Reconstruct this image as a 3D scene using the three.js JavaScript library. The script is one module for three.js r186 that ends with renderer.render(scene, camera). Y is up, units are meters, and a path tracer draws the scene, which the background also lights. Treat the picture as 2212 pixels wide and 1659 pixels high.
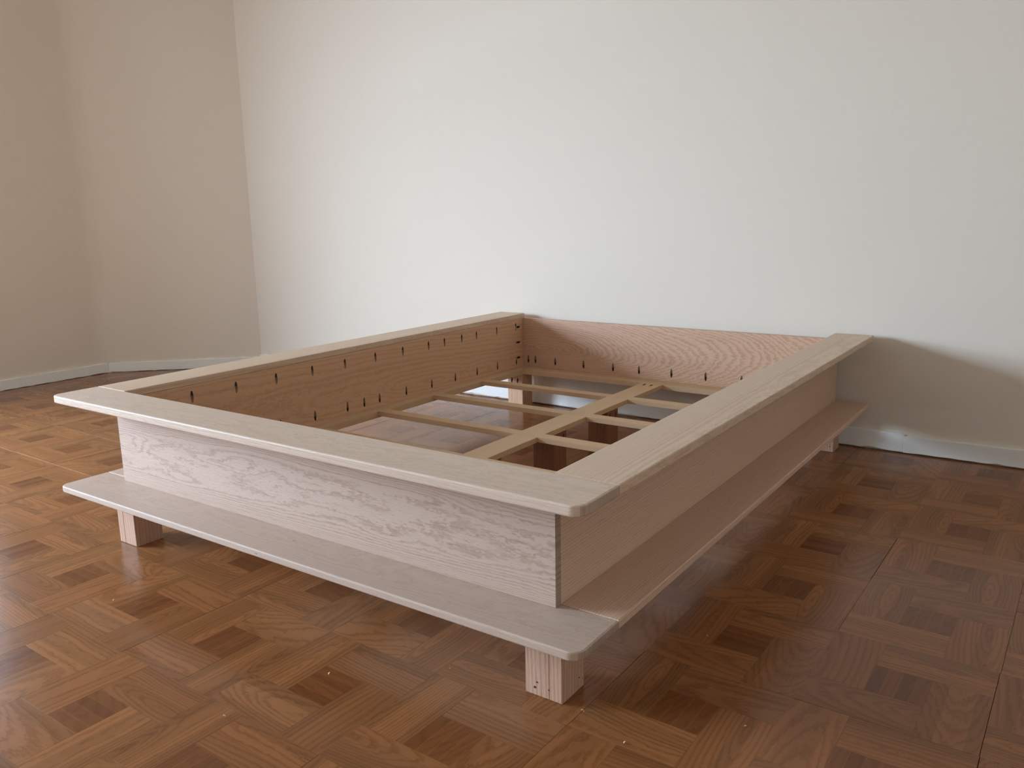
import * as THREE from 'three';
import { mergeGeometries } from 'three/addons/utils/BufferGeometryUtils.js';
import { RectAreaLightUniformsLib } from 'three/addons/lights/RectAreaLightUniformsLib.js';
import { createNoise3D } from 'simplex-noise';
import { Brush, Evaluator, SUBTRACTION } from 'three-bvh-csg';

// ---------------------------------------------------------------- camera, sky, daylight, exposure
const scene = new THREE.Scene();
const F = 1799.12;                                              // focal length in pixels of the 2212 x 1659 frame
const camera = new THREE.PerspectiveCamera(2 * Math.atan(829.5 / F) * 180 / Math.PI, 2212 / 1659, 0.05, 60);
camera.position.set(2.1739, 0.8972, 1.2035);
camera.rotation.set(-0.20486, 0.6111, -0.01921, 'YXZ');
camera.updateMatrixWorld(true);

scene.background = new THREE.Color(1.6, 1.75, 2.0);              // overcast sky outside the windows
RectAreaLightUniformsLib.init();
const LIGHT = {
  sky: { color: new THREE.Color(0.77, 1.03, 1.37), power: 68 },    // open sky above the street, seen slantwise through the window
  street: { color: new THREE.Color(0.80, 1.0, 1.25), power: 9 },  // duller light from the street through the lower sash
  shaded: { color: new THREE.Color(0.78, 1.0, 1.3), power: 5 },    // second window, behind a drawn blind
};

const renderer = new THREE.WebGLRenderer({ antialias: true });
renderer.toneMapping = THREE.LinearToneMapping;
renderer.toneMappingExposure = 1.0;
renderer.shadowMap.enabled = true;

// ---------------------------------------------------------------- helpers
let seed = 20240611;
const rnd = () => { seed = (seed * 1664525 + 1013904223) >>> 0; return seed / 4294967296; };
const noise3 = createNoise3D(rnd);
const taken = {};
function numbered(name) { const n = taken[name] = (taken[name] ?? -1) + 1; return n ? `${name}_${String(n).padStart(3, '0')}` : name; }
function mesh(name, geometry, material, parent) {
  const m = new THREE.Mesh(geometry, material); m.name = name; m.castShadow = m.receiveShadow = true;
  parent.add(m); return m;
}
function structure(name, geometry, material) { const m = mesh(name, geometry, material, scene); m.userData.kind = 'structure'; return m; }
function structureGroup(name) { const g = new THREE.Group(); g.name = name; g.userData.kind = 'structure'; scene.add(g); return g; }
const clamp = (x, a, b) => Math.min(b, Math.max(a, x));
const smooth = (a, b, x) => { const t = clamp((x - a) / (b - a), 0, 1); return t * t * (3 - 2 * t); };

// value-noise lattice, much faster than simplex for texture work
const LAT = new Float32Array(65536); for (let i = 0; i < 65536; i++) LAT[i] = rnd();
function vn(x, y) {
  const xi = Math.floor(x), yi = Math.floor(y), fx = x - xi, fy = y - yi;
  const u = fx * fx * (3 - 2 * fx), v = fy * fy * (3 - 2 * fy);
  const a = (yi & 255) << 8, b = ((yi + 1) & 255) << 8, c = xi & 255, d = (xi + 1) & 255;
  const p = LAT[a + c], q = LAT[a + d], r = LAT[b + c], s = LAT[b + d];
  return (p + (q - p) * u) * (1 - v) + (r + (s - r) * u) * v;
}
const sn = (x, y, z = 0) => noise3(x, y, z);

// Wood cut from a log: u runs along the grain, v across it (metres). Returns [ring phase band 0..1, pore streak 0..1, slow tone -1..1]
function woodAt(u, v, p) {
  const us = u * (p.us ?? 1);
  const wob = p.wob * ((vn(us * 2.3 + p.s, v * 8 + p.s) - 0.5) * 2 + (vn(us * 7.5 + p.s * 3, v * 21 + p.s) - 0.5) * 0.9 + (vn(us * 17 + p.s * 2, v * 55 + p.s * 4) - 0.5) * (p.blot ?? 0.25));
  const side = v - p.v0 + (p.drift ?? 0) * u;
  const dy = side * (side > 0 ? p.up : p.down) * (p.belly ? Math.min(1.5, 0.12 + Math.abs(side) / p.belly) : 1) + 0.25 * wob;
  const dz = p.depth + p.taper * u + wob;
  const d0 = Math.sqrt(dy * dy + dz * dz); let r = d0 / p.ring; const level = Math.abs(dz) / (d0 + 1e-6);
  r += 0.9 * (vn(r * 0.45 + p.s * 5, 3.3) - 0.5) + 0.35 * (vn(r * 1.7 + p.s * 9, 8.1) - 0.5);           // good and lean years
  r += (p.rag ?? 0.3) * (0.22 + 0.78 * level * level) * ((vn(u * 85 + p.s, v * 260) - 0.5) + 0.6 * (vn(u * 190, v * 620 + p.s) - 0.5));   // ragged edges where rays and pores cross
  const t = r - Math.floor(r);
  const band = (1 - smooth(0.12, 0.62, t)) * smooth(0, 0.10, t) + smooth(0.92, 1, t) * 0.35;
  const pore = vn(u * 48 + p.s, v * 1250 + p.s * 7) * 0.55 + vn(u * 21, v * 560 + p.s) * 0.45;
  const tone = (vn(u * 1.3 + p.s * 2, v * 11 + p.s) - 0.5) * 1.4 + (vn(u * 0.9 + p.s, v * 90 + p.s * 2) - 0.5) * 0.9;
  return [clamp(band, 0, 1), pore, tone];
}
function dataTexture(data, w, h, srgb) {
  const t = new THREE.DataTexture(data, w, h, THREE.RGBAFormat);
  t.colorSpace = srgb ? THREE.SRGBColorSpace : THREE.NoColorSpace;
  t.magFilter = THREE.LinearFilter; t.minFilter = THREE.LinearMipmapLinearFilter; t.generateMipmaps = true;
  t.wrapS = t.wrapT = THREE.RepeatWrapping; t.anisotropy = 8; t.needsUpdate = true; return t;
}
// sheet of oak: lengthM x widthM metres of board on w x h pixels; uv of the boards is in metres
function oakTexture(w, h, lengthM, widthM, p, light, dark, contrast, marks = []) {
  const d = new Uint8Array(w * h * 4);
  for (let j = 0; j < h; j++) for (let i = 0; i < w; i++) {
    const u = (i + 0.5) / w * lengthM, v = (j + 0.5) / h * widthM;
    const [band, pore, tone] = woodAt(u, v, p);
    let k = band * contrast * (0.45 + 0.95 * pore) + Math.max(0, pore - 0.62) * 1.3 * contrast * (0.35 + band) + 0.12 * tone;
    let f = 1;
    for (const [mu, mv, ml, mw] of marks) { const e = Math.abs(u - mu) / ml, g = Math.abs(v - mv) / mw; if (e < 1 && g < 1) f = Math.min(f, 0.45 + 0.5 * Math.max(e, g)); }
    const o = (j * w + i) * 4, g = 1 + (vn(i * 0.9, j * 0.9) - 0.5) * 0.035;
    for (let c = 0; c < 3; c++) d[o + c] = clamp((light[c] + (dark[c] - light[c]) * k) * g * f, 0, 255);
    d[o + 3] = 255;
  }
  const t = dataTexture(d, w, h, true); t.repeat.set(1 / lengthM, 1 / widthM); return t;
}
// shared fine relief of open oak pores
const poreBump = (() => {
  const w = 1024, h = 512, d = new Uint8Array(w * h * 4);
  for (let j = 0; j < h; j++) for (let i = 0; i < w; i++) {
    const u = i / w * 0.5, v = j / h * 0.12;
    const p = vn(u * 60, v * 1000), q = 255 * clamp(1 - Math.max(0, p - 0.62) * 2.2, 0, 1), o = (j * w + i) * 4;
    d[o] = d[o + 1] = d[o + 2] = q; d[o + 3] = 255;
  }
  const t = dataTexture(d, w, h, false); t.repeat.set(2, 1 / 0.12); return t;
})();
function oakMaterial(map, roughness = 0.52, extra = {}) {
  return new THREE.MeshPhysicalMaterial({ map, roughness, bumpMap: poreBump, bumpScale: 0.00025, specularIntensity: 0.55, ...extra });
}

// ---------------------------------------------------------------- oak materials
const OAK_L = [212, 184, 162], OAK_D = [176, 142, 118];
const texFoot = oakTexture(2048, 384, 1.44, 0.27, { v0: 0.1, depth: 0.012, taper: 0.012, drift: -0.004, us: 0.5, wob: 0.011, blot: 0.75, belly: 0.11, up: 0.62, down: 0.62, ring: 0.0042, rag: 0.5, s: 11.3 }, [197, 171, 153], [162, 134, 115], 0.58);
const texCapFront = oakTexture(2048, 256, 1.68, 0.21, { v0: 0.1, depth: 0.02, taper: 0.014, drift: 0.03, wob: 0.012, blot: 0.5, belly: 0.08, up: 0.6, down: 0.7, ring: 0.0062, rag: 0.6, s: 4.7 }, [213, 189, 167], [190, 160, 137], 0.40, [[0.905, 0.062, 0.006, 0.0016]]);
const texCapSide = oakTexture(2048, 256, 2.02, 0.21, { v0: 0.13, depth: 0.03, taper: -0.016, drift: -0.03, wob: 0.012, blot: 0.5, belly: 0.09, up: 0.7, down: 0.55, ring: 0.0062, rag: 0.6, s: 27.1 }, [216, 188, 160], [186, 152, 122], 0.46);
const texSide = oakTexture(2048, 384, 2.02, 0.27, { v0: 0.36, depth: 0.03, taper: 0.012, drift: 0.012, wob: 0.010, up: 0.9, down: 0.9, ring: 0.0052, rag: 0.8, s: 41.9 }, [216, 182, 156], [182, 144, 118], 0.50);
const texInner = oakTexture(2048, 384, 2.02, 0.27, { v0: 0.02, depth: 0.02, taper: -0.03, drift: -0.05, wob: 0.014, up: 0.45, down: 0.6, ring: 0.0085, rag: 0.6, s: 63.2 }, [214, 170, 134], [186, 140, 106], 0.42);
const texHead = oakTexture(2048, 384, 1.44, 0.27, { v0: 0.118, depth: -0.02, taper: 0.19, drift: 0.02, wob: 0.010, up: 0.75, down: 1.3, ring: 0.0064, rag: 0.5, s: 8.6 }, [207, 168, 139], [166, 125, 99], 0.5);
const texLedge = oakTexture(2048, 256, 1.68, 0.21, { v0: 0.055, depth: 0.014, taper: 0.02, drift: 0.01, wob: 0.014, blot: 0.5, belly: 0.08, up: 0.6, down: 0.6, ring: 0.0062, rag: 0.5, s: 77.7 }, [197, 173, 154], [176, 149, 129], 0.40, [[0.87, 0.06, 0.004, 0.0014], [0.84, 0.15, 0.005, 0.001]]);
const texLath = oakTexture(1024, 256, 1.4, 0.25, { v0: -0.2, depth: 0.05, taper: 0.01, drift: 0.01, wob: 0.010, up: 1, down: 1, ring: 0.0055, rag: 0.7, s: 19.4 }, [206, 172, 134], [182, 144, 104], 0.42);
const texLeg = oakTexture(512, 512, 0.34, 0.34, { v0: -0.05, depth: 0.02, taper: 0.015, drift: 0.02, wob: 0.008, up: 0.9, down: 0.9, ring: 0.0085, rag: 0.5, s: 91.5 }, [202, 164, 138], [164, 122, 98], 0.5);
const M = {
  foot: oakMaterial(texFoot), capFront: oakMaterial(texCapFront, 0.44, { specularIntensity: 0.7 }), capSide: oakMaterial(texCapSide, 0.42, { specularIntensity: 0.75 }),
  side: oakMaterial(texSide), inner: oakMaterial(texInner), head: oakMaterial(texHead), ledge: oakMaterial(texLedge, 0.48),
  lath: oakMaterial(texLath), leg: oakMaterial(texLeg, 0.55),
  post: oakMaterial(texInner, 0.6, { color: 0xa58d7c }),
  screw: new THREE.MeshStandardMaterial({ color: 0x24130a, roughness: 0.5, metalness: 0.4 }),
  hole: new THREE.MeshStandardMaterial({ color: 0x2a160c, roughness: 0.9 }),
};

// ---------------------------------------------------------------- board geometry
// A board as an extruded outline in its own plane (a along the grain, b across) with eased edges, then turned into place.
function boardOutline(a0, a1, b0, b1, radii = [0, 0, 0, 0]) {      // corners: a0b0, a1b0, a1b1, a0b1
  const s = new THREE.Shape(), [r0, r1, r2, r3] = radii;
  s.moveTo(a0 + r0, b0); s.lineTo(a1 - r1, b0); if (r1) s.absarc(a1 - r1, b0 + r1, r1, -Math.PI / 2, 0);
  s.lineTo(a1, b1 - r2); if (r2) s.absarc(a1 - r2, b1 - r2, r2, 0, Math.PI / 2);
  s.lineTo(a0 + r3, b1); if (r3) s.absarc(a0 + r3, b1 - r3, r3, Math.PI / 2, Math.PI);
  s.lineTo(a0, b0 + r0); if (r0) s.absarc(a0 + r0, b0 + r0, r0, Math.PI, Math.PI * 1.5);
  return s;
}
// plane 'xz' (flat, grain along x), 'zx' (flat, grain along z), 'xy' (upright, grain along x), 'zy' (upright, grain along z), 'yx' (post, grain along y)
function board(plane, a0, a1, b0, b1, t0, t1, ease = 0.0012, radii, uvShift = [0, 0]) {
  const shape = boardOutline(a0 + ease, a1 - ease, b0 + ease, b1 - ease, (radii ?? [0, 0, 0, 0]).map((r) => Math.max(0, r - ease)));
  const g = new THREE.ExtrudeGeometry(shape, { depth: t1 - t0 - 2 * ease, bevelEnabled: true, bevelThickness: ease, bevelSize: ease, bevelSegments: 3, curveSegments: 10 });
  g.translate(0, 0, t0 + ease);
  const p = g.attributes.position, n = g.attributes.normal, uv = g.attributes.uv, col = new Float32Array(p.count * 3);
  for (let i = 0; i < p.count; i++) {
    const a = p.getX(i), b = p.getY(i), t = p.getZ(i), na = Math.abs(n.getX(i)), nb = Math.abs(n.getY(i)), nt = Math.abs(n.getZ(i));
    let u = a - a0, v = b - b0;
    if (nb > nt && nb >= na) v = v + (t - t0);
    else if (na > nt && na > nb) u = u + (t - t0) * 0.35;
    uv.setXY(i, u + uvShift[0], v + uvShift[1]);
    const k = na > 0.75 ? 0.72 : 1;                                 // end grain drinks light: it is darker wood
    col[i * 3] = col[i * 3 + 1] = col[i * 3 + 2] = k;
    let x, y, z;
    switch (plane) {
      case 'xz': x = a; y = t; z = b; break;
      case 'zx': x = b; y = t; z = a; break;
      case 'xy': x = a; y = b; z = t; break;
      case 'zy': x = t; y = b; z = a; break;
      case 'yx': x = b; y = a; z = t; break;
    }
    p.setXYZ(i, x, y, z);
  }
  g.setAttribute('color', new THREE.BufferAttribute(col, 3));
  if (plane === 'xz' || plane === 'yx' || plane === 'zy') flip(g);   // axis swap turned the winding over
  g.computeVertexNormals();
  return g;
}
function flip(g) {
  for (const key of Object.keys(g.attributes)) {
    const at = g.attributes[key], k = at.itemSize, arr = at.array;
    for (let i = 0; i < at.count; i += 3) for (let c = 0; c < k; c++) { const q = arr[(i + 1) * k + c]; arr[(i + 1) * k + c] = arr[(i + 2) * k + c]; arr[(i + 2) * k + c] = q; }
  }
}
for (const m of [M.foot, M.capFront, M.capSide, M.side, M.inner, M.head, M.ledge, M.lath, M.leg, M.post]) m.vertexColors = true;

// ---------------------------------------------------------------- measures of the bed (metres; x along the foot, z towards the camera)
const W = 1.42, H = 0.4323, TC = 0.0205, H2 = 0.1788, TL = 0.0173, O = 0.1184, OF = 0.1133, WC = 0.1335, O2 = 0.1194, OF2 = 0.122, WL = 0.1416;
const TP = 0.0188, ZB = -1.988, CAPB = H - TC, LEDB = H2 - TL;
const WALL_Z = -2.034, WALL_X = -2.605, DIAG_Z = -1.425, CORNER_X = -1.957, ROOM_R = 3.7, ROOM_F = 3.3, ROOM_H = 2.55;

const bed = new THREE.Group(); bed.name = 'bed_frame'; scene.add(bed);
bed.userData = { label: 'low platform bed frame of pale unfinished oak with wide flat rims and open slats', category: 'bed frame' };

// pocket screw holes: slanting bores cut out of the boards, a dark screw head at the bottom of each
const evaluator = new Evaluator(); evaluator.attributes = ['position', 'normal', 'uv', 'color']; evaluator.useGroups = false;
function bore(at, along, into, r = 0.0052, slope = 0.28, length = 0.032) {
  // at: point on the surface under the deep end; along: direction in the surface from shallow to deep; into: direction into the board
  const dir = new THREE.Vector3().copy(along).multiplyScalar(Math.cos(slope)).addScaledVector(into, Math.sin(slope)).normalize();
  const end = new THREE.Vector3().copy(at).addScaledVector(into, r * 0.95);
  const g = new THREE.CylinderGeometry(r, r, length * 1.6, 14, 1);
  const q = new THREE.Quaternion().setFromUnitVectors(new THREE.Vector3(0, 1, 0), dir);
  g.applyQuaternion(q); const c = end.clone().addScaledVector(dir, -length * 0.8); g.translate(c.x, c.y, c.z);
  const col = new Float32Array(g.attributes.position.count * 3).fill(0.42);
  g.setAttribute('color', new THREE.BufferAttribute(col, 3));
  const uv = g.attributes.uv; for (let i = 0; i < uv.count; i++) uv.setXY(i, uv.getX(i) * 0.03, uv.getY(i) * 0.03);
  return { g: g.toNonIndexed(), end, dir };
}
function drill(geometry, bores) {
  const cut = mergeGeometries(bores.map((b) => { const g = b.g.clone(); return g; }));
  const a = new Brush(geometry), b = new Brush(cut); a.updateMatrixWorld(); b.updateMatrixWorld();
  const out = evaluator.evaluate(a, b, SUBTRACTION).geometry; return out;
}
const screwHead = new THREE.CylinderGeometry(0.0037, 0.0037, 0.012, 10);
function screws(parent, bores) {
  for (const b of bores) {
    const s = mesh('pocket_screw', screwHead, M.screw, parent);
    s.quaternion.setFromUnitVectors(new THREE.Vector3(0, 1, 0), b.dir);
    s.position.copy(b.end).addScaledVector(b.dir, -0.0062);
  }
}
const V = (x, y, z) => new THREE.Vector3(x, y, z);
const UPV = V(0, 1, 0), DOWN = V(0, -1, 0), XP = V(1, 0, 0), XN = V(-1, 0, 0), ZN = V(0, 0, -1), ZP = V(0, 0, 1);

// foot and head boards, side boards
mesh('foot_panel', board('xy', 0, W, H2, CAPB, -TP, 0, 0.0008), M.foot, bed);
{
  const top = [-0.072, -0.224, -0.38, -0.536, -0.69, -0.842, -0.996, -1.146, -1.298, -1.398, -1.512, -1.614, -1.763, -1.911];
  const low = [-0.08, -0.23, -0.385, -0.54, -0.689, -0.842, -0.926, -1.007, -1.156, -1.309, -1.461, -1.612, -1.763, -1.912];
  const bores = [...top.map((z) => bore(V(TP, 0.394, z), UPV, XN)), ...low.map((z) => bore(V(TP, 0.203, z), DOWN, XN)),
    ...[0.374, 0.303, 0.232].map((y) => bore(V(TP, y, -1.944), ZN, XN))];
  const left = mesh('side_panel', drill(board('zy', ZB, -TP - 0.0007, H2, CAPB, 0, TP, 0.0008), bores), M.inner, bed);
  left.userData.label = 'left side board with two rows of pocket screw holes';
  screws(left, bores);
  mesh('side_panel_001', board('zy', ZB, -TP - 0.0009, H2, CAPB, W - TP, W - 0.0006, 0.0008), M.side, bed);
  const hb = [0.047, 0.086, 0.194, 0.342, 0.49, 0.615, 0.764, 0.914, 1.064, 1.214, 1.37].map((x) => bore(V(x, 0.205, -1.969), DOWN, ZN));
  const head = mesh('head_panel', drill(board('xy', TP + 0.0004, W - TP - 0.0012, 0.163, CAPB, ZB, -1.969, 0.0008), hb), M.head, bed);
  screws(head, hb);
}
// top rims: the foot rim runs across, the side rims butt against it
mesh('top_rim', board('xz', -O, W + O, OF - WC, OF, CAPB, H, 0.0035, [0, 0, 0.024, 0.024]), M.capFront, bed);
mesh('top_rim_001', board('zx', ZB, OF - WC - 0.0008, -O, -O + WC, CAPB, H, 0.0022), M.capSide, bed);
mesh('top_rim_002', board('zx', ZB, OF - WC - 0.0008, W + O - WC, W + O, CAPB, H, 0.0022, undefined, [0, 0.04]), M.capSide, bed);
// lower ledges, the same way
mesh('ledge', board('xz', -O2, W + O2, OF2 - WL, OF2, LEDB, H2, 0.0035, [0, 0, 0.026, 0.026]), M.ledge, bed);
mesh('ledge_001', board('zx', ZB, OF2 - WL - 0.0008, -O2, -O2 + WL, LEDB, H2, 0.003, undefined, [0, 0.03]), M.ledge, bed);
mesh('ledge_002', board('zx', ZB, OF2 - WL - 0.0008, W + O2 - WL, W + O2, LEDB, H2, 0.003), M.side, bed);
// cleats inside the boards, the middle beam and the cross slats let into it
const SY0 = 0.1685, SY1 = 0.185;
mesh('cleat', board('zx', -1.9, -0.04, TP + 0.0005, 0.0605, LEDB - 0.0002, SY1, 0.001), M.lath, bed);
mesh('cleat_001', board('zx', -1.9, -0.04, W - 0.0605, W - TP - 0.0005, LEDB - 0.0002, SY1, 0.001, undefined, [0, 0.1]), M.lath, bed);
mesh('cleat_002', board('xz', TP + 0.0005, W - TP - 0.0005, -1.9685, -1.9005, 0.163, SY1, 0.001, undefined, [0, 0.16]), M.lath, bed);
mesh('cleat_003', board('xz', TP + 0.0005, W - TP - 0.0005, -0.0395, -TP - 0.0005, LEDB, SY1, 0.001, undefined, [0, 0.2]), M.lath, bed);
{
  const bb = [0.691, 0.722].map((x) => bore(V(x, SY1, -1.879), ZN, DOWN, 0.0044, 0.26, 0.026));
  const beam = mesh('middle_beam', drill(board('zx', -1.9, -0.04, 0.667, 0.757, SY0 - 0.001, SY1, 0.001, undefined, [0, 0.05]), bb), M.lath, bed);
  screws(beam, bb);
  [-0.321, -0.637, -0.953, -1.268, -1.586].forEach((z, i) => {
    mesh('cross_slat', board('xz', 0.061, W - 0.061, z - 0.046, z, SY0, SY1 + 0.0006, 0.001, undefined, [0.1 * (i % 3), 0.046 * i]), M.lath, bed);
  });
}
// legs: two posts glued together, eased arrises
function leg(x0, x1, z0, z1, top, k, marks = []) {
  const split = x0 + (x1 - x0) * (k % 2 ? 0.34 : 0.66);
  const a = board('yx', 0, top, x0, split - 0.0001, z0, z1, 0.0018, undefined, [0.05 * k, 0.03 + 0.05 * k]);
  const b = board('yx', 0, top, split + 0.0001, x1, z0, z1, 0.0018, undefined, [0.05 * k + 0.11, 0.19 + 0.03 * k]);
  const m = mesh('leg', mergeGeometries([a, b]), M.leg, bed);
  for (const [x, y, z, r, nx] of marks) {
    const d = mesh('nail_hole', new THREE.CylinderGeometry(r, r * 0.7, 0.0016, 9), M.hole, m);
    if (nx) d.rotation.z = Math.PI / 2; else d.rotation.x = Math.PI / 2;
    d.position.set(x, y, z);
  }
  return m;
}
const LX = -0.0233, LW = 0.0812, LT = LEDB - 0.0003, LZF = 0.0191, LZB = -0.0628;
leg(LX, LX + LW, LZB, LZF, LT, 1);
leg(W - LX - LW, W - LX, LZB, LZF, LT, 2, [[1.3835, 0.0165, LZF, 0.0022], [1.3885, 0.028, LZF, 0.0016], [1.4145, 0.0205, LZF, 0.0013], [W - LX, 0.024, -0.0435, 0.0017, 1], [W - LX, 0.0165, -0.056, 0.0012, 1]]);
{
  const lb = [-0.0, 0.032].map((x) => bore(V(x, 0.14, -1.9), UPV, ZN, 0.005, 0.28, 0.032));
  const back = board('yx', 0, LT, LX, LX + LW, -1.982, -1.9, 0.0018, undefined, [0.02, 0.06]);
  const m = mesh('leg', drill(back, lb), M.inner, bed); screws(m, lb);
}
leg(W - LX - LW, W - LX, -1.982, -1.9, LT, 3, [[W - LX - 0.03, 0.025, -1.9, 0.0022], [W - LX - 0.012, 0.021, -1.9, 0.0018]]);
for (const z of [-0.72, -1.1, -1.474]) {
  const bs = [-0.022, 0.022].map((d) => bore(V(0.753, 0.158, z + d), UPV, XN, 0.0046, 0.28, 0.03));
  const m = mesh('leg', drill(board('yx', 0, SY0 - 0.0012, 0.671, 0.753, z - 0.041, z + 0.041, 0.0018, undefined, [0.08, 0.12]), bs), M.post, bed); screws(m, bs);
}
bed.children.forEach((c) => { c.name = c.name.replace(/_\d+$/, ''); });
{ const n = {}; for (const c of bed.children) { const k = n[c.name] = (n[c.name] ?? -1) + 1; if (k) c.name += `_${String(k).padStart(3, '0')}`; const q = {}; for (const d of c.children) { const j = q[d.name] = (q[d.name] ?? -1) + 1; if (j) d.name += `_${String(j).padStart(3, '0')}`; } } }

// ---------------------------------------------------------------- room shell
const plaster = (() => {
  const s = 512, d = new Uint8Array(s * s * 4);
  for (let j = 0; j < s; j++) for (let i = 0; i < s; i++) { const q = 128 + 70 * (vn(i * 0.22, j * 0.22) - 0.5) + 60 * (vn(i * 0.06 + 9, j * 0.06) - 0.5) + 40 * (vn(i * 0.7, j * 0.7) - 0.5), o = (j * s + i) * 4; d[o] = d[o + 1] = d[o + 2] = clamp(q, 0, 255); d[o + 3] = 255; }
  const t = dataTexture(d, s, s, false); t.repeat.set(1.4, 1.4); return t;
})();
const wallMat = new THREE.MeshStandardMaterial({ color: 0xe3d6c4, roughness: 0.72, bumpMap: plaster, bumpScale: 0.0006 });
const ceilMat = new THREE.MeshStandardMaterial({ color: 0xdfd8cc, roughness: 0.9 });
const trimMat = new THREE.MeshStandardMaterial({ color: 0xeeebe3, roughness: 0.5, bumpMap: plaster, bumpScale: 0.0012 });
const frameMat = new THREE.MeshStandardMaterial({ color: 0xe6e5e0, roughness: 0.45 });
const glassMat = new THREE.MeshPhysicalMaterial({ color: 0xffffff, transmission: 1, thickness: 0, roughness: 0.02, ior: 1.5 });
const blindMat = new THREE.MeshPhysicalMaterial({ color: 0xe9e6de, roughness: 0.9, transmission: 0.4, thickness: 0 });

function planUV(g) { // uv in metres from position, by the face's direction
  const p = g.attributes.position, n = g.attributes.normal, uv = g.attributes.uv;
  for (let i = 0; i < p.count; i++) { const ny = Math.abs(n.getY(i)); uv.setXY(i, ny > 0.7 ? p.getX(i) : p.getX(i) * Math.abs(n.getZ(i)) + p.getZ(i) * Math.abs(n.getX(i)), ny > 0.7 ? p.getZ(i) : p.getY(i)); }
  return g;
}
const slab = (x0, x1, y0, y1, z0, z1) => { const g = new THREE.BoxGeometry(x1 - x0, y1 - y0, z1 - z0); g.translate((x0 + x1) / 2, (y0 + y1) / 2, (z0 + z1) / 2); return planUV(g); };
// a wall standing on a plan outline
function prism(points, y0, y1) {
  const s = new THREE.Shape(points.map(([x, z]) => new THREE.Vector2(x, -z)));
  const g = new THREE.ExtrudeGeometry(s, { depth: y1 - y0, bevelEnabled: false }); g.rotateX(-Math.PI / 2); g.translate(0, y0, 0); g.computeVertexNormals(); return planUV(g);
}
const TOP = ROOM_H + 0.12;
structure('wall_back', slab(CORNER_X, ROOM_R + 0.15, -0.05, TOP, WALL_Z - 0.15, WALL_Z), wallMat);
{ // the plaster runs round this obtuse corner without an arris
  const pts = [[CORNER_X, WALL_Z], [CORNER_X, WALL_Z - 0.15], [WALL_X - 0.18, WALL_Z - 0.15], [WALL_X - 0.18, DIAG_Z + 0.08], [WALL_X, DIAG_Z + 0.08]];
  const dl = Math.hypot(CORNER_X - WALL_X, WALL_Z - DIAG_Z), ex = (CORNER_X - WALL_X) / dl * 0.08, ez = (WALL_Z - DIAG_Z) / dl * 0.08;
  for (let i = 1; i <= 10; i++) { const t = i / 10, u = 1 - t; pts.push([WALL_X + t * t * ex, DIAG_Z + u * u * 0.08 + t * t * ez]); }
  structure('wall_diagonal', prism(pts, -0.05, TOP), wallMat);
}
structure('wall_right', slab(ROOM_R, ROOM_R + 0.15, -0.05, TOP, WALL_Z, ROOM_F), wallMat);
structure('wall_front', slab(WALL_X - 0.18, ROOM_R + 0.15, -0.05, TOP, ROOM_F, ROOM_F + 0.15), wallMat);
structure('ceiling', slab(WALL_X - 0.18, ROOM_R + 0.15, ROOM_H, TOP, WALL_Z - 0.15, ROOM_F + 0.15), ceilMat);

// left wall with two window openings
const WIN = [{ z0: 0.35, z1: 2.8, y0: 0.45, y1: 1.85 }, { z0: -0.66, z1: -0.02, y0: 0.5, y1: 1.75 }];
{
  const s = new THREE.Shape(); const Z0 = DIAG_Z + 0.08; s.moveTo(Z0, -0.05); s.lineTo(ROOM_F, -0.05); s.lineTo(ROOM_F, TOP); s.lineTo(Z0, TOP); s.lineTo(Z0, -0.05);
  for (const w of WIN) { const h = new THREE.Path(); h.moveTo(w.z0, w.y0); h.lineTo(w.z0, w.y1); h.lineTo(w.z1, w.y1); h.lineTo(w.z1, w.y0); h.lineTo(w.z0, w.y0); s.holes.push(h); }
  const g = new THREE.ExtrudeGeometry(s, { depth: 0.18, bevelEnabled: false });
  g.rotateY(-Math.PI / 2); g.translate(WALL_X, 0, 0); g.computeVertexNormals();
  structure('wall_left', planUV(g), wallMat);
}
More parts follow.
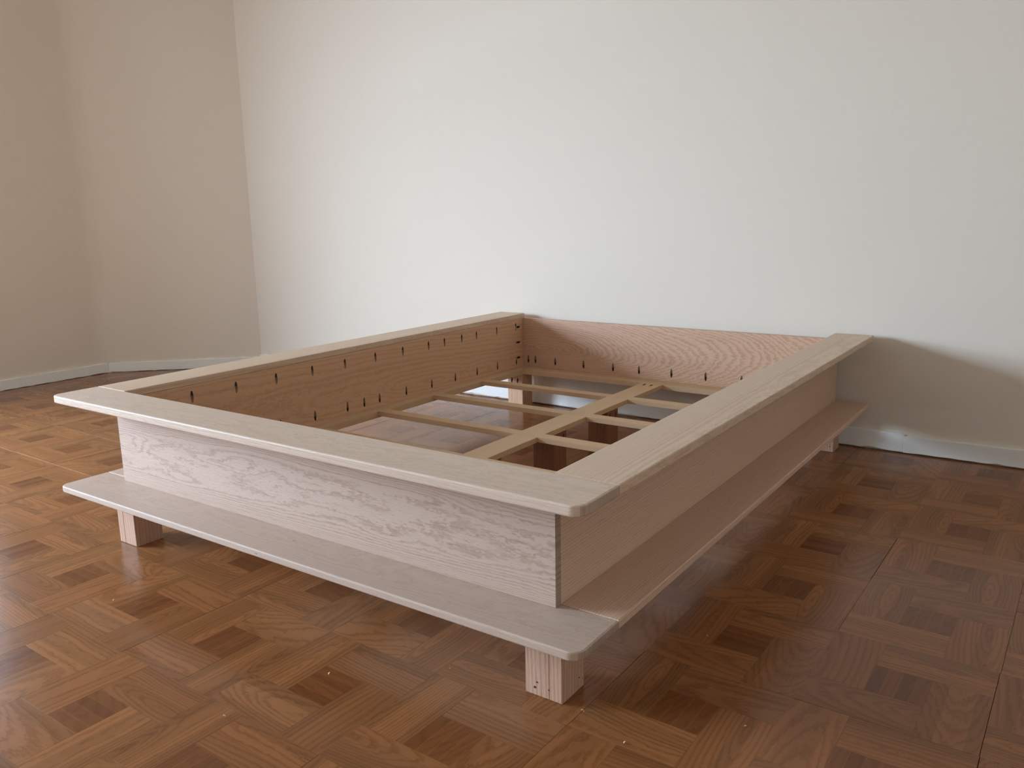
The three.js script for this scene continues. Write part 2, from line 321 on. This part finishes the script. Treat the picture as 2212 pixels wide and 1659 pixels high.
WIN.forEach((w, i) => {
  const g = structureGroup(`window_${i + 1}`), x0 = WALL_X - 0.17, x1 = WALL_X - 0.13, mid = (w.y0 + w.y1) / 2, b = 0.045;
  mesh('window_frame', mergeGeometries([slab(x0, x1, w.y0, w.y1, w.z0, w.z0 + b), slab(x0, x1, w.y0, w.y1, w.z1 - b, w.z1), slab(x0, x1, w.y0, w.y0 + b, w.z0 + b, w.z1 - b), slab(x0, x1, w.y1 - b, w.y1, w.z0 + b, w.z1 - b), slab(x0, x1, mid - 0.02, mid + 0.02, w.z0 + b, w.z1 - b)]), frameMat, g);
  mesh('pane', slab(x0 + 0.018, x0 + 0.022, w.y0 + b, mid - 0.02, w.z0 + b, w.z1 - b), glassMat, g);
  mesh('pane', slab(x0 + 0.018, x0 + 0.022, mid + 0.02, w.y1 - b, w.z0 + b, w.z1 - b), glassMat, g).name = 'pane_001';
  mesh('window_sill', slab(WALL_X - 0.12, WALL_X + 0.05, w.y0 - 0.025, w.y0 + 0.012, w.z0 + 0.001, w.z1 - 0.001), frameMat, g);
  if (i) mesh('roller_blind', slab(x1 + 0.003, x1 + 0.0036, w.y0 + 0.02, w.y1 - 0.01, w.z0 + 0.02, w.z1 - 0.02), blindMat, g);
  const light = (l, wide, high, x, y, tilt) => {
    const a = new THREE.RectAreaLight(l.color, l.power, wide, high), z = (w.z0 + w.z1) / 2 + (i ? 0 : 0.4);
    a.position.set(x, y, z); a.lookAt(x + Math.cos(tilt), y - Math.sin(tilt), z); scene.add(a);
  };
  if (i) light(LIGHT.shaded, w.z1 - w.z0 - 2 * b, w.y1 - w.y0 - 2 * b, WALL_X - 0.12, mid, 0);
  else { light(LIGHT.sky, 1.7, 1.3, WALL_X - 0.75, 1.32, 0.98); light(LIGHT.street, 2.0, 0.5, WALL_X - 0.24, 0.78, 0); }
});

// ---------------------------------------------------------------- baseboards, old and thickly painted
function baseboard(len, h, t, lift, tilt, s) {
  const sh = new THREE.Shape(), n = Math.ceil(len / 0.012);
  const edge = (i) => lift + tilt * i / n + 0.0035 * vn(i * 0.45 + s, s) + 0.006 * Math.max(0, vn(i * 0.13 + s, s + 40) - 0.62) * 2.2;
  sh.moveTo(0, edge(0)); for (let i = 1; i <= n; i++) sh.lineTo(i / n * len, edge(i));
  for (let i = n; i >= 0; i--) sh.lineTo(i / n * len, h + tilt * i / n * 0.5 + 0.0016 * (vn(i * 0.2 + s, 7) - 0.5) - 0.004 * (i === 0 || i === n ? 1 : 0));
  const g = new THREE.ExtrudeGeometry(sh, { depth: t - 0.003, bevelEnabled: true, bevelThickness: 0.003, bevelSize: 0.002, bevelSegments: 2, curveSegments: 1 });
  return planUV(g);
}
{
  const g = structureGroup('baseboard_back');
  const a = mesh('board', baseboard(1.6545 - CORNER_X, 0.070, 0.014, 0.002, 0.002, 3.1), trimMat, g); a.position.set(CORNER_X + 0.004, 0, WALL_Z);
  const b = mesh('board_001', baseboard(ROOM_R - 1.664, 0.064, 0.0165, 0.003, 0.008, 8.8), trimMat, g); b.position.set(1.662, 0, WALL_Z);
  const d = structureGroup('baseboard_diagonal'), dx = WALL_X - CORNER_X, dz = DIAG_Z - WALL_Z, dl = Math.hypot(dx, dz);
  const e = mesh('board', baseboard(dl - 0.006, 0.054, 0.014, 0.001, 0, 15.2), trimMat, d); e.position.set(WALL_X + 0.002, 0, DIAG_Z - 0.002); e.rotation.y = Math.atan2(dz, -dx);
  const f = structureGroup('baseboard_left');
  const h = mesh('board', baseboard(ROOM_F - DIAG_Z - 0.005, 0.055, 0.014, 0.001, 0, 22.4), trimMat, f); h.position.set(WALL_X, 0, ROOM_F); h.rotation.y = Math.PI / 2;
}

// ---------------------------------------------------------------- floor of square parquet-patterned tiles
const VAR = 8, TS = 512;
const tileTex = (() => {
  const w = TS * 4, h = TS * 2, d = new Uint8Array(w * h * 4);
  const base = [[146, 96, 57], [150, 99, 59], [143, 93, 55], [147, 95, 56], [145, 96, 59]], dk = [110, 65, 34];
  for (let n = 0; n < VAR; n++) {
    const ox = (n % 4) * TS, oy = Math.floor(n / 4) * TS;
    const P = [0, 1, 2, 3, 4].map((k) => ({ v0: 0.05 * (rnd() - 0.1), depth: 0.006 + 0.03 * rnd(), taper: (rnd() - 0.5) * 0.28, drift: (rnd() - 0.5) * 0.1, wob: 0.007 + 0.008 * rnd(), up: 0.55 + 0.3 * rnd(), down: 0.55 + 0.3 * rnd(), rag: 0.4, ring: 0.0052 + 0.003 * rnd(), s: rnd() * 200 }));
    const tone = [0, 1, 2, 3, 4].map(() => 0.96 + 0.07 * rnd()), stripTone = Array.from({ length: 25 }, () => 0.90 + 0.18 * rnd()), hue = Math.floor(rnd() * 5);
    const cuts = [0, 1, 2, 3].map(() => [0, 0.2 + 0.1 * rnd(), 0.47 + 0.12 * rnd(), 0.74 + 0.1 * rnd(), 1]);
    for (let j = 0; j < TS; j++) for (let i = 0; i < TS; i++) {
      const x = (i + 0.5) / TS * 3, y = (j + 0.5) / TS * 3;
      let k, a, b;                                                    // block, along (0..2), across (0..1)
      if (x > 1 && x < 2 && y > 1 && y < 2) { k = 4; a = y - 1; b = x - 1; }
      else if (x < 1 && y < 2) { k = 0; a = y; b = x; }
      else if (y >= 2 && x < 2) { k = 1; a = x; b = y - 2; }
      else if (x >= 2 && y >= 1) { k = 2; a = y - 1; b = x - 2; }
      else { k = 3; a = x - 1; b = y; }
      const u = a * 0.102, v = b * 0.102;
      let st, edge = 0;
      if (k === 4) { st = Math.min(3, Math.floor(b * 4)); const f = b * 4 - Math.floor(b * 4); edge = 1 - smooth(0.02, 0.1, Math.min(f, 1 - f)); }
      else { st = 0; while (st < 3 && b > cuts[k][st + 1]) st++; edge = (1 - smooth(0, 0.012, Math.min(b - cuts[k][st], cuts[k][st + 1] - b))) * 0.5; }
      const [band, pore] = woodAt(u + (k === 4 ? st * 0.7 : 0), v, P[k]);
      const t = k === 4 ? 0.8 * (0.1 + 0.9 * stripTone[20 + st]) : tone[k] * (st === 0 || st === 3 ? stripTone[k * 5 + st] : 0.5 + 0.5 * stripTone[k * 5 + st]);
      let m = band * (k === 4 ? 0.3 : 0.5) * (0.5 + 0.7 * pore) + 0.32 * Math.max(0, pore - 0.55);
      const bx = Math.min(Math.abs(x - Math.round(x)), 1), by = Math.abs(y - Math.round(y));
      const o = ((oy + j) * w + ox + i) * 4, g = t * (1 + (k === 4 ? 0.09 : -0.06) * edge);
      for (let c = 0; c < 3; c++) d[o + c] = clamp((base[(hue + k) % 5][c] * (1 - m) + dk[c] * m) * g * (k === 4 ? [1.02, 0.95, 0.88][c] : 1), 0, 255);
      d[o + 3] = 255;
    }
  }
  const t = dataTexture(d, w, h, true); t.wrapS = t.wrapT = THREE.ClampToEdgeWrapping; return t;
})();
const floorBump = (() => {
  const s = 512, d = new Uint8Array(s * s * 4);
  for (let j = 0; j < s; j++) for (let i = 0; i < s; i++) { const q = 128 + 110 * (vn(i * 0.035, j * 0.035) - 0.5) + 30 * (vn(i * 0.16, j * 0.16) - 0.5), o = (j * s + i) * 4; d[o] = d[o + 1] = d[o + 2] = clamp(q, 0, 255); d[o + 3] = 255; }
  return dataTexture(d, s, s, false);
})();
const tileMat = new THREE.MeshPhysicalMaterial({ map: tileTex, roughness: 0.23, bumpMap: floorBump, bumpScale: 0.00016, specularIntensity: 0.5 });
const gapMat = new THREE.MeshStandardMaterial({ color: 0x1d100a, roughness: 0.9 });

const T = 0.3055, floor = structureGroup('floor');
mesh('subfloor', slab(WALL_X - 0.18, ROOM_R + 0.15, -0.1, -0.004, WALL_Z - 0.15, ROOM_F + 0.15), gapMat, floor);
// a piece of a tile: rectangle in tile thirds with its edges eased, uv into the sheet of variant n
function piece(n, x0, x1, y0, y1, gap, low, ease) {
  const X0 = x0 * T / 3 - T / 2 + gap, X1 = x1 * T / 3 - T / 2 - gap, Z0 = y0 * T / 3 - T / 2 + gap, Z1 = y1 * T / 3 - T / 2 - gap, e = ease;
  const top = [[X0 + e, 0, Z0 + e], [X0 + e, 0, Z1 - e], [X1 - e, 0, Z1 - e], [X1 - e, 0, Z0 + e]], rim = [[X0, -e * 0.6, Z0], [X0, -e * 0.6, Z1], [X1, -e * 0.6, Z1], [X1, -e * 0.6, Z0]], bot = rim.map(([x, , z]) => [x, low, z]);
  const pos = [], quad = (a, b, c, d2) => pos.push(...a, ...b, ...c, ...a, ...c, ...d2);
  quad(...top);
  for (let i = 0; i < 4; i++) { const k = (i + 1) % 4; quad(top[i], rim[i], rim[k], top[k]); quad(rim[i], bot[i], bot[k], rim[k]); }
  const g = new THREE.BufferGeometry(), uv = [];
  for (let i = 0; i < pos.length; i += 3) {
    const fx = clamp(pos[i] / T + 0.5, 0.003, 0.997), fz = clamp(pos[i + 2] / T + 0.5, 0.003, 0.997);
    uv.push(((n % 4) + fx) / 4, (Math.floor(n / 4) + fz) / 2);
  }
  g.setAttribute('position', new THREE.Float32BufferAttribute(pos, 3)); g.setAttribute('uv', new THREE.Float32BufferAttribute(uv, 2)); g.computeVertexNormals(); return g;
}
const BL = [[0, 1, 0, 2], [0, 2, 2, 3], [2, 3, 1, 3], [1, 3, 0, 1], [1, 2, 1, 2]];
const slabs = [], bases = [], blocks = [];
for (let n = 0; n < VAR; n++) {
  slabs.push(piece(n, 0, 3, 0, 3, 0.0003, -0.004, 0.0006));
  bases.push((() => { const g = piece(n, 0, 3, 0, 3, 0.0004, -0.004, 0.0004); g.translate(0, -0.0008, 0); return g; })());
  blocks.push(BL.map((r) => piece(n, ...r, 0.0001, -0.0011, 0.0002)));
}
const spots = [], cz = camera.position, v3 = new THREE.Vector3();
const ROT = -0.0115, cR = Math.cos(ROT), sR = Math.sin(ROT);
for (let i = -15; i <= 6; i++) for (let j = -6; j <= 11; j++) {
  const lx = (i + 0.5) * T, lz = (j + 0.5) * T, x = 1.792 + lx * cR + lz * sR, z = -0.235 - lx * sR + lz * cR;
  if (x < WALL_X - 0.2 || x > ROOM_R + 0.2 || z > ROOM_F + 0.2) continue;
  v3.set(x, 0, z).project(camera);
  const behind = new THREE.Vector3(x, 0, z).applyMatrix4(camera.matrixWorldInverse).z > -0.1;
  const seen = !behind && Math.abs(v3.x) < 1.22 && Math.abs(v3.y) < 1.3;
  spots.push({ x, z, seen, d: Math.hypot(x - cz.x, z - cz.z), n: Math.floor(rnd() * VAR), q: Math.floor(rnd() * 4), t1: (rnd() - 0.5) * 0.0018, t2: (rnd() - 0.5) * 0.0018, h: (rnd() - 0.5) * 0.0003, gx: (rnd() - 0.5) * (x > 1.2 ? 0.0022 : 0.0008), gz: (rnd() - 0.5) * 0.0009 });
}
spots.sort((a, b) => a.d - b.d);
const rest = []; let tileNo = 0, split = 0;
for (const s of spots) {
  const e = new THREE.Euler(s.t1, ROT + s.q * Math.PI / 2, s.t2, 'YXZ');
  if (!s.seen || tileNo >= 296) { const g = slabs[s.n].clone(); g.applyMatrix4(new THREE.Matrix4().makeRotationFromEuler(e).setPosition(s.x, -0.0004, s.z)); rest.push(g); continue; }
  const inPieces = split < 58; if (inPieces) split++;
  const m = mesh(tileNo ? `floor_tile_${String(tileNo).padStart(3, '0')}` : 'floor_tile', inPieces ? bases[s.n] : slabs[s.n], tileMat, floor); tileNo++;
  m.rotation.copy(e); m.position.set(s.x + s.gx, -0.0004 + s.h, s.z + s.gz);
  if (inPieces) blocks[s.n].forEach((g, k) => mesh(k ? `parquet_block_${String(k).padStart(3, '0')}` : 'parquet_block', g, tileMat, m));
}
if (rest.length) { const m = mesh('floor_tiles', mergeGeometries(rest), tileMat, floor); m.userData.kind = 'stuff'; }

// ---------------------------------------------------------------- wood shavings left on the floor
{
  const shaving = (() => {
    const pos = [], n = 7;
    const at = (i, s) => { const a = i / n * 2.4 - 0.4, r = 0.0032; return [Math.cos(a) * r, 0.0008 + (Math.sin(a) + 0.45) * r * 0.7, s * 0.0013 * (1 - 0.5 * Math.abs(i / n - 0.5))]; };
    for (let i = 0; i < n; i++) { const a = at(i, -1), b = at(i, 1), c = at(i + 1, 1), d2 = at(i + 1, -1); pos.push(...a, ...b, ...c, ...a, ...c, ...d2); const o = (q) => [q[0] * 0.9, q[1] - 0.0003, q[2]]; pos.push(...o(a), ...o(c), ...o(b), ...o(a), ...o(d2), ...o(c)); }
    const g = new THREE.BufferGeometry(); g.setAttribute('position', new THREE.Float32BufferAttribute(pos, 3)); g.computeVertexNormals(); return g;
  })();
  shaving.computeBoundingBox(); shaving.translate(0, -shaving.boundingBox.min.y + 0.0004, 0);
  const mat = new THREE.MeshStandardMaterial({ color: 0xe2c49a, roughness: 0.7, side: THREE.DoubleSide });
  const px = SHAVINGS();
  const root = new THREE.Mesh(shaving, mat);
  const D = new THREE.Vector3();
  px.forEach(([u, v, s, label]) => {
    D.set((u / 2212) * 2 - 1, 1 - (v / 1659) * 2, 0.5).unproject(camera).sub(camera.position);
    const k = -camera.position.y / D.y, o = root.clone(); o.name = numbered('wood_shaving'); o.castShadow = o.receiveShadow = true;
    o.position.set(camera.position.x + D.x * k, 0, camera.position.z + D.z * k); o.rotation.y = rnd() * 6.28; o.scale.setScalar(s);
    o.userData = { label, category: 'wood shaving', group: 'wood shavings scattered on the floor' };
    scene.add(o);
  });
}
function SHAVINGS() {
  return [
    [1257, 1537, 1.1, 'pale curled wood shaving lying just right of the foot of the nearest bed leg'],
    [1350, 1605, 0.9, 'pale wood shaving near the bottom of the floor, below right of the nearest bed leg'],
    [1611, 1571, 0.9, 'pale wood shaving farthest right along the bottom of the brown parquet floor'],
    [1527, 1374, 0.7, 'pale wood shaving on the dark floor right of the front right ledge corner'],
    [236, 1138, 0.8, 'tiny pale wood shaving just left of the left front bed leg'],
    [246, 1297, 0.8, 'pale wood shaving on the floor straight below the left front bed leg'],
    [484, 1549, 1.1, 'whitish curled wood shaving on the lower left part of the floor, largest there'],
    [712, 1456, 1.0, 'bright wood shaving on a dark parquet square below the middle of the ledge'],
    [972, 1446, 0.8, 'pale wood shaving close under the ledge, left of the nearest bed leg'],
  ];
}

renderer.render(scene, camera);
